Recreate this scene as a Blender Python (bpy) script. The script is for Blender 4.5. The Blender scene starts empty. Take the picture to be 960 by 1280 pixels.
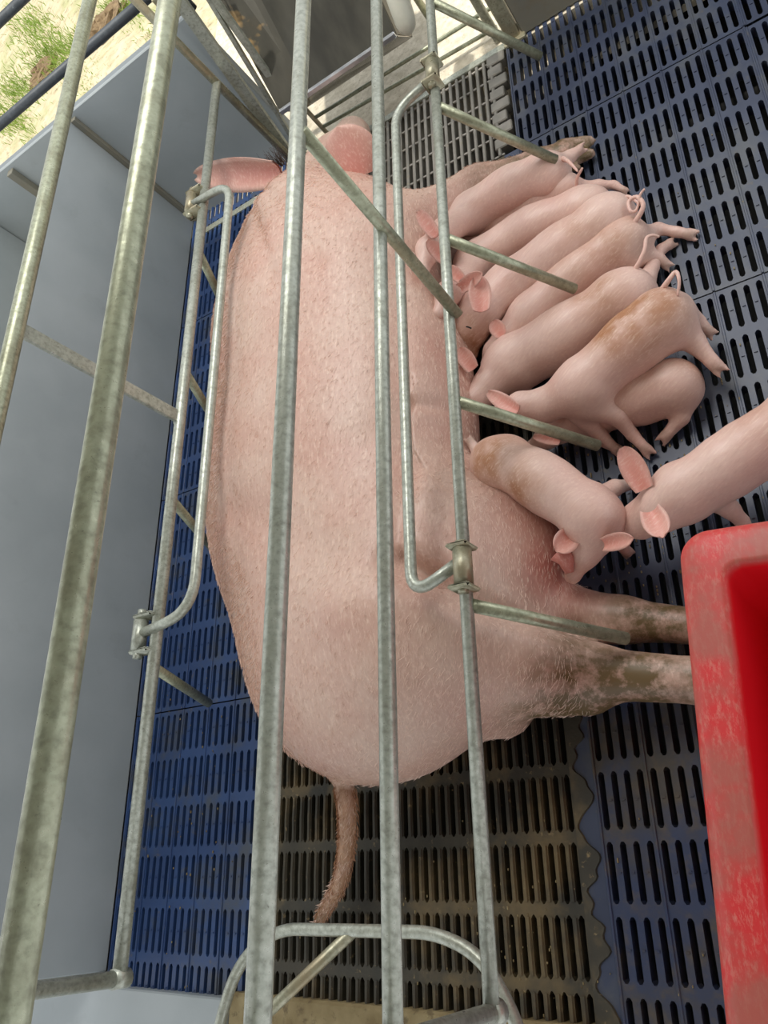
import bpy, math, random
import numpy as np
random.seed(4); rng = np.random.default_rng(4)
S = bpy.context.scene
COL = S.collection

# ------------------------------------------------------------------ camera
F_PX = 973.0
RM = np.array([[0.8208, -0.2481, -0.5146], [-0.0143, -0.9094, 0.4156], [-0.5711, -0.3337, -0.7500]])
u_, s_, v_ = np.linalg.svd(RM); RM = u_ @ v_        # columns of RM.T: world axes seen from the camera (right, down, forward)
EYE = np.array([0.0, 0.0, 1.5])
cam = bpy.data.objects.new('camera', bpy.data.cameras.new('camera')); COL.objects.link(cam)
from mathutils import Matrix
right, down, fwd = RM[:, 0], RM[:, 1], RM[:, 2]
M4 = Matrix(((right[0], -down[0], -fwd[0], EYE[0]), (right[1], -down[1], -fwd[1], EYE[1]),
             (right[2], -down[2], -fwd[2], EYE[2]), (0, 0, 0, 1)))
cam.matrix_world = M4
cam.data.sensor_fit = 'VERTICAL'; cam.data.sensor_height = 36.0; cam.data.lens = 36.0 * F_PX / 1280.0
cam.data.clip_start = 0.05; cam.data.clip_end = 200
S.camera = cam

def at(px, py, z):
    """point at height z that the photograph shows at pixel (px, py)"""
    r = RM @ np.array([px - 480.0, py - 640.0, F_PX])
    return EYE + (z - EYE[2]) / r[2] * r
def aty(px, py, y):
    r = RM @ np.array([px - 480.0, py - 640.0, F_PX])
    return EYE + (y - EYE[1]) / r[1] * r

# ------------------------------------------------------------------ world, sun, skylight
W = bpy.data.worlds.new('World'); S.world = W; W.use_nodes = True
bg = W.node_tree.nodes['Background']; bg.inputs[0].default_value = (0.95, 0.98, 1.0, 1); bg.inputs[1].default_value = 1.25
sun = bpy.data.objects.new('sun', bpy.data.lights.new('sun', 'SUN')); COL.objects.link(sun)
sun.data.energy = 3.2; sun.data.angle = 0.02; sun.data.color = (1, 0.95, 0.86); sun.rotation_euler = (math.radians(4), math.radians(2), 0)
def area(name, loc, aim, sx, sy, power, col):
    d = bpy.data.lights.new(name, 'AREA'); d.shape = 'RECTANGLE'; d.size = sx; d.size_y = sy; d.energy = power; d.color = col
    o = bpy.data.objects.new(name, d); COL.objects.link(o); o.location = loc
    from mathutils import Vector
    o.rotation_euler = (Vector(aim) - Vector(loc)).to_track_quat('-Z', 'Y').to_euler()
area('skylight', (-0.7, 1.9, 2.7), (-1.0, 0.8, 0), 1.1, 2.2, 66, (1.0, 0.985, 0.95))
S.view_settings.view_transform = 'Standard'; S.view_settings.look = 'None'
S.view_settings.gamma = 1.0; S.view_settings.use_curve_mapping = False
S.view_settings.exposure = -0.12

# ------------------------------------------------------------------ materials
def srgb(r, g, b):
    f = lambda c: (c / 255 / 12.92) if c / 255 <= 0.04045 else ((c / 255 + 0.055) / 1.055) ** 2.4
    return (f(r), f(g), f(b), 1)
class NT:
    def __init__(s, name):
        s.m = bpy.data.materials.new(name); s.m.use_nodes = True; s.t = s.m.node_tree
        s.b = s.t.nodes['Principled BSDF']; s.co = s.t.nodes.new('ShaderNodeTexCoord')
    def n(s, kind, **kw):
        x = s.t.nodes.new(kind)
        for k, v in kw.items(): setattr(x, k, v)
        return x
    def l(s, a, b): s.t.links.new(a, b)
    def mapping(s, scale=(1, 1, 1), rot=0.0):
        v = s.co.outputs['Object']
        if rot:
            r = s.n('ShaderNodeMapping'); r.inputs['Rotation'].default_value = (0, 0, rot); s.l(v, r.inputs[0]); v = r.outputs[0]
        m = s.n('ShaderNodeMapping'); m.inputs['Scale'].default_value = scale; s.l(v, m.inputs[0]); return m.outputs[0]
    def noise(s, scale, detail=4, vec=None, rough=0.55):
        x = s.n('ShaderNodeTexNoise'); x.inputs['Scale'].default_value = scale; x.inputs['Detail'].default_value = detail
        x.inputs['Roughness'].default_value = rough
        s.l(vec if vec else s.co.outputs['Object'], x.inputs[0]); return x.outputs[0]
    def ramp(s, fac, stops):
        x = s.n('ShaderNodeValToRGB'); e = x.color_ramp.elements
        while len(e) < len(stops): e.new(0.5)
        for i, (p, c) in enumerate(stops):
            e[i].position = p; e[i].color = c if len(c) == 4 else (*c, 1)
        s.l(fac, x.inputs[0]); return x.outputs[0]
    def mix(s, fac, a, b, kind='MIX'):
        x = s.n('ShaderNodeMix', data_type='RGBA', blend_type=kind)
        for sock, v in ((x.inputs[0], fac), (x.inputs[6], a), (x.inputs[7], b)):
            if isinstance(v, (int, float, tuple)): sock.default_value = v
            else: s.l(v, sock)
        return x.outputs[2]
    def mathn(s, op, a, b=0.0):
        x = s.n('ShaderNodeMath', operation=op)
        for sock, v in ((x.inputs[0], a), (x.inputs[1], b)):
            if isinstance(v, (int, float)): sock.default_value = v
            else: s.l(v, sock)
        return x.outputs[0]
    def attr(s, name):
        return s.n('ShaderNodeAttribute', attribute_name=name).outputs['Fac']
    def bump(s, h, strength=0.3, dist=0.002, prev=None):
        x = s.n('ShaderNodeBump'); x.inputs['Strength'].default_value = strength; x.inputs['Distance'].default_value = dist
        s.l(h, x.inputs['Height'])
        if prev: s.l(prev, x.inputs['Normal'])
        return x.outputs[0]
    def out(s, col=None, rough=0.5, metal=0.0, normal=None, spec=0.5):
        if col is not None:
            if isinstance(col, tuple): s.b.inputs['Base Color'].default_value = col
            else: s.l(col, s.b.inputs['Base Color'])
        if isinstance(rough, (int, float)): s.b.inputs['Roughness'].default_value = rough
        else: s.l(rough, s.b.inputs['Roughness'])
        s.b.inputs['Metallic'].default_value = metal
        s.b.inputs['Specular IOR Level'].default_value = spec
        if normal: s.l(normal, s.b.inputs['Normal'])
        return s.m

def m_galv(name, tint=(1, 1, 1), dirt=0.35, rust=0.0):
    t = NT(name)
    n1 = t.noise(110, 5); n2 = t.noise(16, 4); n3 = t.noise(260, 3)
    base = t.ramp(n1, [(0.3, srgb(142 * tint[0], 145 * tint[1], 134 * tint[2])), (0.52, srgb(172 * tint[0], 176 * tint[1], 164 * tint[2])), (0.75, srgb(190 * tint[0], 193 * tint[1], 182 * tint[2]))])
    d = t.ramp(n2, [(0.45, (0, 0, 0)), (0.75, (dirt, dirt, dirt))])
    c = t.mix(d, base, srgb(112, 108, 84))
    sp = t.ramp(n3, [(0.66, (0, 0, 0)), (0.74, (0.5, 0.5, 0.5))]); c = t.mix(sp, c, srgb(80, 76, 62))
    if rust:
        r = t.ramp(t.noise(14, 5), [(0.5 - rust * 0.3, (0, 0, 0)), (0.7, (1, 1, 1))]); c = t.mix(r, c, srgb(156, 142, 114))
    rg = t.ramp(n1, [(0.3, (0.42, 0.42, 0.42)), (0.7, (0.26, 0.26, 0.26))])
    return t.out(c, rg, 0.42, t.bump(n3, 0.2, 0.001))
GALV = m_galv('galvanised_steel'); GALV_D = m_galv('weathered_galvanised_steel', (0.95, 0.95, 0.87), 0.65)
GALV_R = m_galv('stained_galvanised_steel', (.98, 0.95, 0.88), 0.6, 0.25)
DARKPIPE = NT('dark_grey_paint'); _n = DARKPIPE.noise(50, 3)
DARKPIPE = DARKPIPE.out(DARKPIPE.ramp(_n, [(0.5, srgb(58, 64, 70)), (0.7, srgb(74, 80, 86)), (0.78, srgb(130, 138, 140))]), 0.5, 0.1)

def m_skin(name, base, brown, pinkc, dirtc, hairscale=(260, 26, 120), hair=0.35, hairrot=0.0):
    t = NT(name)
    big = t.noise(5, 3); mid = t.noise(22, 4)
    b1 = tuple(base); 
    c = t.mix(t.ramp(big, [(0.35, (0, 0, 0)), (0.7, (1, 1, 1))]), srgb(*b1), srgb(b1[0] - 8, b1[1] - 20, b1[2] - 20))
    br = t.mathn('MULTIPLY', t.attr('brown'), t.ramp(mid, [(0.3, (0.35,) * 3), (0.6, (1, 1, 1))])); c = t.mix(br, c, srgb(*brown))
    c = t.mix(t.attr('pink'), c, srgb(*pinkc))
    # fine pale bristles lying along the body
    m = t.mapping(hairscale, hairrot); hn = t.noise(1.0, 3, m, 0.7)
    hf = t.ramp(hn, [(0.52, (0, 0, 0)), (0.7, (hair, hair, hair))]); c = t.mix(hf, c, srgb(238, 214, 196))
    hd = t.ramp(hn, [(0.3, (hair * .5,) * 3), (0.46, (0, 0, 0))]); c = t.mix(hd, c, srgb(b1[0] - 40, b1[1] - 50, b1[2] - 50))
    sp = t.ramp(t.noise(75, 2), [(0.76, (0, 0, 0)), (0.8, (0.4, 0.4, 0.4))]); c = t.mix(sp, c, srgb(120, 78, 62))
    dn = t.noise(28, 5, None, 0.7)
    df = t.mathn('MULTIPLY', t.attr('dirt'), t.ramp(dn, [(0.34, (0.1, 0.1, 0.1)), (0.58, (1, 1, 1))])); c = t.mix(df, c, srgb(*dirtc))
    sb = t.b.inputs
    sb['Subsurface Weight'].default_value = 0.04; sb['Subsurface Radius'].default_value = (1.0, 0.35, 0.2); sb['Subsurface Scale'].default_value = 0.012
    wr = t.noise(30, 4, t.mapping((1, 2.2, 1)))
    nb = t.bump(wr, 0.22, 0.003); nb = t.bump(hn, 0.15, 0.001, nb)
    return t.out(c, 0.42, 0, nb, 0.5)
SKIN_SOW = m_skin('sow_skin', (200, 171, 156), (166, 128, 98), (208, 128, 118), (104, 86, 56), (190, 45, 120), 0.4)
SKIN_PIG = m_skin('piglet_skin', (221, 190, 178), (168, 116, 80), (222, 150, 136), (110, 92, 66), (38, 260, 200), 0.42, math.radians(-35))

def m_plain(name, c1, c2, scale=12, rough=0.5, metal=0.0, bumps=0.1, stops=(0.35, 0.7), extra=None, vec=None, spec=0.5):
    t = NT(name); n = t.noise(scale, 5, t.mapping(vec) if vec else None)
    c = t.ramp(n, [(stops[0], srgb(*c1)), (stops[1], srgb(*c2))])
    if extra:
        for (sc, lo, hi, amt, colr) in extra:
            c = t.mix(t.ramp(t.noise(sc, 5, None, 0.65), [(lo, (0, 0, 0)), (hi, (amt, amt, amt))]), c, srgb(*colr))
    return t.out(c, rough, metal, t.bump(t.noise(scale * 6, 3), bumps, 0.002), spec)
PANEL = m_plain('grey_plastic_panel', (150, 158, 161), (165, 172, 175), 3, 0.42, 0, 0.05, extra=[(160, 0.75, 0.79, 0.8, (206, 212, 216)), (7, 0.6, 0.8, 0.25, (110, 112, 108))])
PANEL_OLD = m_plain('stained_grey_panel', (112, 112, 104), (132, 128, 112), 5, 0.55, 0, 0.1, extra=[(12, 0.5, 0.7, 0.5, (120, 104, 74))])
BLUE = m_plain('blue_plastic_slats', (40, 62, 104), (50, 76, 122), 6, 0.42, 0, 0.15, extra=[(9, 0.5, 0.68, 0.7, (74, 76, 72)), (40, 0.62, 0.72, 0.6, (96, 88, 70))])
BLUE2 = m_plain('grey_blue_plastic_slats', (48, 56, 78), (61, 70, 92), 6, 0.42, 0, 0.15, extra=[(7, 0.5, 0.68, 0.6, (90, 92, 92)), (40, 0.62, 0.72, 0.5, (96, 88, 70))])
BLUE3 = m_plain('muddy_blue_plastic_slats', (42, 54, 84), (54, 62, 84), 6, 0.5, 0, 0.25, extra=[(5, 0.42, 0.6, 0.85, (70, 64, 54)), (30, 0.5, 0.7, 0.6, (92, 80, 58))])
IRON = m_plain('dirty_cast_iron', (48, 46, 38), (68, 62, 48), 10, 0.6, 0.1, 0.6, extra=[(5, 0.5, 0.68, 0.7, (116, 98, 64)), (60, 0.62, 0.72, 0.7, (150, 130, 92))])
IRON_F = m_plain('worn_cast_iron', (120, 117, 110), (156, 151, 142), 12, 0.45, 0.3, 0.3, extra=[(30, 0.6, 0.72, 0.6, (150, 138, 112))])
MUCK = m_plain('mud_caked_concrete', (116, 100, 66), (148, 134, 98), 14, 0.75, 0, 0.8, extra=[(45, 0.55, 0.65, 0.7, (84, 70, 46))])
PITM = m_plain('dark_pit', (22, 22, 20), (34, 32, 28), 6, 0.8)
CONC = m_plain('pale_rough_concrete', (196, 186, 164), (226, 217, 198), 40, 0.85, 0, 0.6, extra=[(90, 0.56, 0.68, 0.6, (160, 146, 120))])
GROUND = m_plain('dry_trodden_ground', (190, 176, 142), (214, 202, 172), 14, 0.9, 0, 1.0, extra=[(3.0, 0.5, 0.62, 0.5, (150, 162, 100)), (26, 0.55, 0.66, 0.6, (120, 104, 76))])
DIRT = m_plain('dark_dirt', (112, 92, 66), (150, 128, 96), 40, 0.95, 0, 1.0)
GRASS = m_plain('green_grass', (118, 150, 58), (170, 190, 96), 30, 0.6)
FEED = m_plain('stained_steel_sheet', (56, 55, 50), (80, 78, 70), 5, 0.4, 0.55, 0.1, extra=[(3.2, 0.56, 0.6, 0.8, (150, 124, 84)), (3, 0.5, 0.7, 0.6, (84, 72, 50))], vec=(2.2, 1, 0.8))
FEED_EDGE = m_plain('bright_steel_edge', (168, 172, 178), (198, 200, 204), 30, 0.3, 0.7)
STEEL_REF = m_plain('polished_steel_sheet', (128, 122, 116), (150, 142, 136), 10, 0.18, 0.85)
PVCW = m_plain('off_white_plastic', (196, 196, 180), (214, 214, 198), 14, 0.4)
RED = NT('red_plastic'); _sc = RED.n('ShaderNodeTexVoronoi'); _sc.inputs['Scale'].default_value = 95
_nn = RED.noise(140, 4, RED.mapping((1, .35, 1)), 0.8); _nb = RED.noise(13, 4)
_c = RED.mix(RED.ramp(_nn, [(0.48, (0, 0, 0)), (0.66, (0.8, 0.8, 0.8))]), srgb(206, 34, 40), srgb(208, 122, 110))
_w = RED.mathn('MULTIPLY', RED.attr('wear'), RED.ramp(_nb, [(0.4, (0.1, 0.1, 0.1)), (0.6, (0.8, 0.8, 0.8))]))
_c0 = RED.mix(RED.attr('wear'), srgb(222, 12, 30), _c)
_c = RED.mix(_w, _c0, srgb(160, 92, 80))
RED.b.inputs['Subsurface Weight'].default_value = 0.1; RED.b.inputs['Subsurface Scale'].default_value = 0.01
RED = RED.out(_c, 0.5, 0, RED.bump(_nn, 0.3, 0.001))
HAIRM = NT('pale_bristle').out(srgb(232, 204, 188), 0.45)
HAIRT = NT('tail_bristle').out(srgb(168, 124, 92), 0.5)
HAIRD = NT('dark_bristle').out(srgb(66, 52, 44), 0.5)
DARK = NT('dark_gap').out(srgb(24, 24, 24), 0.7)

# ------------------------------------------------------------------ object helpers
def tag(o, label=None, cat=None, group=None, kind=None):
    if label: o['label'] = label
    if cat: o['category'] = cat
    if group: o['group'] = group
    if kind: o['kind'] = kind
    return o
def make(name, V, Fc, mat, parent=None, smooth=True, attrs=None):
    V = np.asarray(V, float)
    if parent is None:
        org = np.array([(V[:, 0].min() + V[:, 0].max()) / 2, (V[:, 1].min() + V[:, 1].max()) / 2, V[:, 2].min()])
    else: org = np.array(parent.get('_o', (0, 0, 0)))
    me = bpy.data.meshes.new(name); me.from_pydata((V - org).tolist(), [], [list(f) for f in Fc]); me.update()
    me.materials.append(mat)
    if smooth:
        me.polygons.foreach_set('use_smooth', [True] * len(me.polygons))
    if attrs:
        for k, a in attrs.items():
            at_ = me.attributes.new(k, 'FLOAT', 'POINT'); at_.data.foreach_set('value', np.asarray(a, np.float32))
    o = bpy.data.objects.new(name, me); COL.objects.link(o)
    if parent is None: o.location = org
    else: o.parent = parent
    ORG[o.name] = org
    return o
ORG = {}
def sub(name, V, Fc, mat, parent, smooth=True, attrs=None):
    """child of a mesh object or of an Empty; all coordinates are given in world space"""
    org = ORG[parent.name]
    me = bpy.data.meshes.new(name); me.from_pydata((np.asarray(V, float) - org).tolist(), [], [list(f) for f in Fc]); me.update()
    me.materials.append(mat)
    if smooth: me.polygons.foreach_set('use_smooth', [True] * len(me.polygons))
    if attrs:
        for k, a in attrs.items():
            at_ = me.attributes.new(k, 'FLOAT', 'POINT'); at_.data.foreach_set('value', np.asarray(a, np.float32))
    o = bpy.data.objects.new(name, me); COL.objects.link(o); o.parent = parent; ORG[o.name] = org
    return o
def empty(name, loc, label, cat, group=None, kind=None):
    o = bpy.data.objects.new(name, None); COL.objects.link(o); o.location = loc; o.empty_display_size = 0.1
    ORG[o.name] = np.array(loc, float); return tag(o, label, cat, group, kind)

class MB:
    def __init__(s): s.V = []; s.F = []
    def add(s, V, Fc):
        k = len(s.V); s.V += [tuple(map(float, v)) for v in V]; s.F += [[i + k for i in f] for f in Fc]; return s
    def box(s, lo, hi, bev=0.0):
        x0, y0, z0 = lo; x1, y1, z1 = hi
        if bev <= 0:
            return s.add([(x0, y0, z0), (x1, y0, z0), (x1, y1, z0), (x0, y1, z0), (x0, y0, z1), (x1, y0, z1), (x1, y1, z1), (x0, y1, z1)],
                         [(0, 3, 2, 1), (4, 5, 6, 7), (0, 1, 5, 4), (1, 2, 6, 5), (2, 3, 7, 6), (3, 0, 4, 7)])
        b = bev; vs = []; 
        for (sx, sy, sz) in [(a, c, d) for d in (0, 1) for c in (0, 1) for a in (0, 1)]:
            X = x1 if sx else x0; Yy = y1 if sy else y0; Zz = z1 if sz else z0
            dx = -b if sx else b; dy_ = -b if sy else b; dz = -b if sz else b
            vs += [(X, Yy + dy_, Zz + dz), (X + dx, Yy, Zz + dz), (X + dx, Yy + dy_, Zz)]
        I = lambda c, k: c * 3 + k
        Fc = [(I(0, 0), I(4, 0), I(6, 0), I(2, 0)), (I(1, 0), I(3, 0), I(7, 0), I(5, 0)),
              (I(0, 1), I(1, 1), I(5, 1), I(4, 1)), (I(2, 1), I(6, 1), I(7, 1), I(3, 1)),
              (I(0, 2), I(2, 2), I(3, 2), I(1, 2)), (I(4, 2), I(5, 2), I(7, 2), I(6, 2))]
        for c in range(8):
            Fc.append((I(c, 0), I(c, 1), I(c, 2)))
        for a, b2, k1, k2 in [(0, 1, 1, 2), (2, 3, 1, 2), (4, 5, 1, 2), (6, 7, 1, 2), (0, 2, 0, 2), (1, 3, 0, 2), (4, 6, 0, 2), (5, 7, 0, 2), (0, 4, 0, 1), (1, 5, 0, 1), (2, 6, 0, 1), (3, 7, 0, 1)]:
            Fc.append((I(a, k1), I(b2, k1), I(b2, k2), I(a, k2)))
        return s.add(vs, Fc)
    def tube(s, pts, r, n=16, cap=True, fillet=0.0, oval=1.0):
        P = [np.array(p, float) for p in pts]
        if fillet > 0 and len(P) > 2:
            Q = [P[0]]
            for i in range(1, len(P) - 1):
                a = P[i - 1] - P[i]; b = P[i + 1] - P[i]; la, lb = np.linalg.norm(a), np.linalg.norm(b)
                f = min(fillet, la * .49, lb * .49); A = P[i] + a / la * f; B = P[i] + b / lb * f
                for k in range(9):
                    t = k / 8; Q.append((1 - t) ** 2 * A + 2 * t * (1 - t) * P[i] + t * t * B)
            Q.append(P[-1]); P = Q
        rs = r if hasattr(r, '__len__') else [r] * len(P)
        N = None; V = []; Fc = []
        for i, p in enumerate(P):
            t = (P[min(i + 1, len(P) - 1)] - P[max(i - 1, 0)]); t /= np.linalg.norm(t) + 1e-12
            if N is None:
                N = np.cross(t, [0, 0, 1.0]); 
                if np.linalg.norm(N) < 1e-3: N = np.cross(t, [0, 1.0, 0])
            N = N - t * N.dot(t); N /= np.linalg.norm(N); B = np.cross(t, N)
            for k in range(n):
                a = 2 * math.pi * k / n; V.append(p + rs[i] * (math.cos(a) * N + oval * math.sin(a) * B))
        for i in range(len(P) - 1):
            for k in range(n):
                k2 = (k + 1) % n; Fc.append((i * n + k, i * n + k2, (i + 1) * n + k2, (i + 1) * n + k))
        if cap:
            Fc.append(list(range(n))[::-1]); Fc.append([(len(P) - 1) * n + k for k in range(n)])
        return s.add(V, Fc)
    def build(s, name, mat, parent=None, smooth=True, attrs=None):
        if parent is None: return make(name, s.V, s.F, mat, None, smooth, attrs)
        return sub(name, s.V, s.F, mat, parent, smooth, attrs)

# ------------------------------------------------------------------ slatted floor
def slats(x0, y0, nx, ny, px, py, sw, depth, z=0.0, margin=0.011, rib=0, rib_h=0.004, nubs=False, chamfer=0.0035):
    """a grate: nx by ny slots of pitch px, py, slot width sw; real holes with walls"""
    mb = MB(); V = []; Fc = []
    def quad(a, b, c, d): k = len(V); V.extend([a, b, c, d]); Fc.append((k, k + 1, k + 2, k + 3))
    for i in range(nx):
        for j in range(ny):
            X0 = x0 + i * px; X1 = X0 + px; Y0 = y0 + j * py; Y1 = Y0 + py
            h0 = X0 + (px - sw) / 2; h1 = h0 + sw; g0 = Y0 + margin; g1 = Y1 - margin; c = chamfer; cy = c * 1.6
            hole = [(h0 + c, g0), (h1 - c, g0), (h1, g0 + cy), (h1, g1 - cy), (h1 - c, g1), (h0 + c, g1), (h0, g1 - cy), (h0, g0 + cy)]
            k = len(V)
            V.extend([(X0, Y0, z), (X1, Y0, z), (X1, Y1, z), (X0, Y1, z)]); V.extend([(a, b, z) for a, b in hole]); V.extend([(a, b, z - depth) for a, b in hole])
            o = [k, k + 1, k + 2, k + 3]; h = [k + 4 + q for q in range(8)]; w = [k + 12 + q for q in range(8)]
            Fc += [(o[0], o[1], h[1], h[0]), (o[1], h[2], h[1]), (o[1], o[2], h[3], h[2]), (o[2], h[4], h[3]), (o[2], o[3], h[5], h[4]),
                   (o[3], h[6], h[5]), (o[3], o[0], h[7], h[6]), (o[0], h[0], h[7])]
            for q in range(8): Fc.append((h[q], h[(q + 1) % 8], w[(q + 1) % 8], w[q]))
            if nubs:
                cxn = X1; yn = (Y0 + Y1) / 2; r = 0.0032
                mbn = [(cxn - r, yn - .0016, z), (cxn + r, yn - .0016, z), (cxn + r, yn + .0016, z), (cxn - r, yn + .0016, z)]
                top = [(a, b, z + 0.0022) for a, b, _ in mbn]; k = len(V); V.extend(mbn + top)
                Fc += [(k + 4, k + 5, k + 6, k + 7), (k, k + 1, k + 5, k + 4), (k + 1, k + 2, k + 6, k + 5), (k + 2, k + 3, k + 7, k + 6), (k + 3, k, k + 4, k + 7)]
    mb.add(V, Fc)
    if rib:
        for i in range(0, nx + 1, rib):
            xx = x0 + i * px
            mb.box((xx - .0025, y0, z - .002), (xx + .0025, y0 + ny * py, z + rib_h), 0.001)
    # solid sides
    return mb
def floor_piece(mb, mat, label=None):
    o = mb.build('floor', mat, None, False); o['kind'] = 'structure'; return o
# left blue strip
TILE_Y = [(-0.32, 0.1222), (0.413, 0.1167), (1.113, 0.1172), (1.816, 0.1172)]
for (y0, p) in TILE_Y:
    floor_piece(slats(-1.915, y0 + .002, 23, 6, 0.0246, p - .0006, 0.0115, 0.03, 0, 0.010, 4, 0.003, True), BLUE)
# right blue / grey-blue field
for (y0, p), mat in zip(TILE_Y, (BLUE3, BLUE2, BLUE2, BLUE2)):
    floor_piece(slats(-0.555 - 0.0 * y0, y0 + .002, 24, 6 if y0 < 1.8 else 4, 0.0246, p - .0006, 0.0118, 0.03, 0, 0.010, 4, 0.003, True, ), mat)
floor_piece(slats(0.04, -0.318, 24, 18, 0.0246, 0.1182, 0.0118, 0.03, 0, 0.010, 4, 0.003, True), BLUE2)
floor_piece(slats(0.04, 1.818, 24, 6, 0.0246, 0.1167, 0.0118, 0.03, 0, 0.010, 4, 0.003, True), BLUE2)
# cast iron field under the sow (rear and middle)
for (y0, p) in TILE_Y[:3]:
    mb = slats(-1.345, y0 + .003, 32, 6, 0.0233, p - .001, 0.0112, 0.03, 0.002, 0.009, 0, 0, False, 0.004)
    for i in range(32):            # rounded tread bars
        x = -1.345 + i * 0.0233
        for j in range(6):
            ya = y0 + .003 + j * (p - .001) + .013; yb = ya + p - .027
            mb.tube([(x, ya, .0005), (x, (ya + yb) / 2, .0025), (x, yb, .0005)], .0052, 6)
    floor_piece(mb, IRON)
# scalloped edge flange between iron and blue plastic
mb = MB(); ys = np.linspace(-0.32, 1.8, 340)
edge = [-0.562 + 0.012 * math.sin(max(-0.9, min(0.9, math.sin((y + .03) * 2 * math.pi / 0.1222) * 1.4)) * math.pi / 2) + .004 * math.sin(y * 71) + .003 * math.sin(y * 173) for y in ys]
V = []; Fc = []
mb.box((-.602, -.318, -.03), (-.5555, 1.815, 0.0)); FB = mb.build('floor', BLUE2, None, False); FB['kind'] = 'structure'; mb = MB()
for y, e in zip(ys, edge): V += [(-0.603, y, .0035), (e - .018, y, .0045), (e - .016, y, 0.0)]
for i in range(len(ys) - 1):
    for k in range(2): Fc.append((i * 3 + k, i * 3 + k + 1, (i + 1) * 3 + k + 1, (i + 1) * 3 + k))
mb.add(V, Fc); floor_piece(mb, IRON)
# bar grate in front of the sow's head
mb = MB()
for i in range(30):
    x = -1.30 + i * 0.0237
    mb.box((x - .0048, 1.822, -.03), (x + .0055, 2.235, .002), .0025)
for y in (1.83, 1.91, 1.99, 2.07, 2.15, 2.225): mb.tube([(-1.31, y, -.008), (-0.6, y, -.008)], .0045, 8)
for k in range(8):
    mb.box((-.625, 1.85 + k * .05, -.03), (-.578 + (0.012 if k % 2 else 0), 1.89 + k * .05, .003), .003)
floor_piece(mb, IRON_F)
# pit and surrounding ground
MB().box((-1.95, -0.4, -0.62), (1.3, 2.3, -0.6)).build('floor', PITM, None, False)['kind'] = 'structure'
for b in [((-1.97, 2.27, -.62), (1.3, 2.3, -.19)), ((-1.97, -.36, -.6), (1.3, -.33, -.031)), ((-1.97, -.36, -.6), (-1.93, 2.3, -.031)), ((1.27, -.36, -.6), (1.3, 2.3, -.031))]:
    MB().box(*b).build('floor', PITM, None, False)['kind'] = 'structure'
tag(MB().box((-1.3, 2.11, -0.16), (-0.45, 2.24, -0.11)).build('floor', CONC, None, False), kind='structure')
tag(MB().box((-0.55, 2.236, -0.2), (1.3, 2.9, -0.004)).build('floor', CONC, None, False), kind='structure')
tag(MB().box((-1.93, 2.24, -0.25), (-0.55, 3.6, -0.008)).build('floor', CONC, None, False), kind='structure')

# steel angle edging the slats at the front
mb = MB(); mb.box((-1.9, 2.236, -.004), (-0.56, 2.262, .004), .0015)
o = mb.build('trim_1', GALV, None, False); o['kind'] = 'structure'
# ------------------------------------------------------------------ outside ground
n = 60; V = []; Fc = []
for j in range(n + 1):
    for i in range(n + 1):
        x = -9 + 11 * i / n; y = 2.41 + 8 * j / n
        V.append((x, y, -0.06 + 0.025 * math.sin(x * 3.1 + y) + 0.02 * math.sin(y * 5 + x * 2)))
for j in range(n):
    for i in range(n): a = j * (n + 1) + i; Fc.append((a, a + 1, a + n + 2, a + n + 1))
tag(make('ground', V, Fc, GROUND), kind='structure')
def clump(name, c, r, mat, label, cat, seed):
    rg = np.random.default_rng(seed); mb = MB()
    m, q = 14, 9; V = []
    for j in range(q + 1):
        for i in range(m):
            a = 2 * math.pi * i / m; e = math.pi / 2 * j / q; rr = r * (1 + rg.uniform(-.22, .22))
            V.append((c[0] + rr * math.cos(a) * math.cos(e), c[1] + rr * math.sin(a) * math.cos(e), c[2] + rr * .42 * math.sin(e)))
    Fc = [(j * m + i, j * m + (i + 1) % m, (j + 1) * m + (i + 1) % m, (j + 1) * m + i) for j in range(q) for i in range(m)]
    mb.add(V, Fc); return tag(mb.build(name, mat, None, False), label, cat)
def gz(px, py, z=-0.05): return at(px, py, z)
p = gz(132, 38); clump('dirt_mound', (p[0], p[1], -.07), .19, DIRT, 'brown clod of turned earth on the bright ground beyond the dark pipe', 'earth', 1)
p = gz(52, 90); clump('dirt_mound', (p[0], p[1], -.07), .13, DIRT, 'small brown clod of earth among the grass at the left edge', 'earth', 2)
mb = MB()
for k in range(3400):
    cx, cy = [(20, 110), (60, 70), (112, 108), (10, 150), (90, 60), (205, 60), (150, 10), (40, 30)][k % 8]
    x, y = gz(cx + rng.normal(0, 16), cy + rng.normal(0, 13))[:2]
    if y < 2.5: continue
    a = rng.uniform(0, 6.28); h = rng.uniform(.02, .05); w = .003
    dx, dy = w * math.cos(a), w * math.sin(a); lx, ly = rng.normal(0, .015, 2)
    mb.add([(x - dx, y - dy, -.06), (x + dx, y + dy, -.06), (x + dx * .5 + lx * .5, y + dy * .5 + ly * .5, -.05 + h * .6), (x + lx, y + ly, -.05 + h)], [(0, 1, 2), (0, 2, 3)])
tag(mb.build('grass', GRASS, None, False), 'sparse green grass on the sunlit ground outside the pen', 'grass', None, 'stuff')

# ------------------------------------------------------------------ roof over the pen
tag(MB().box((-2.5, -4, 2.9), (4, 2.0, 2.95)).build('ceiling', PANEL_OLD, None, False), kind='structure')

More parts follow.
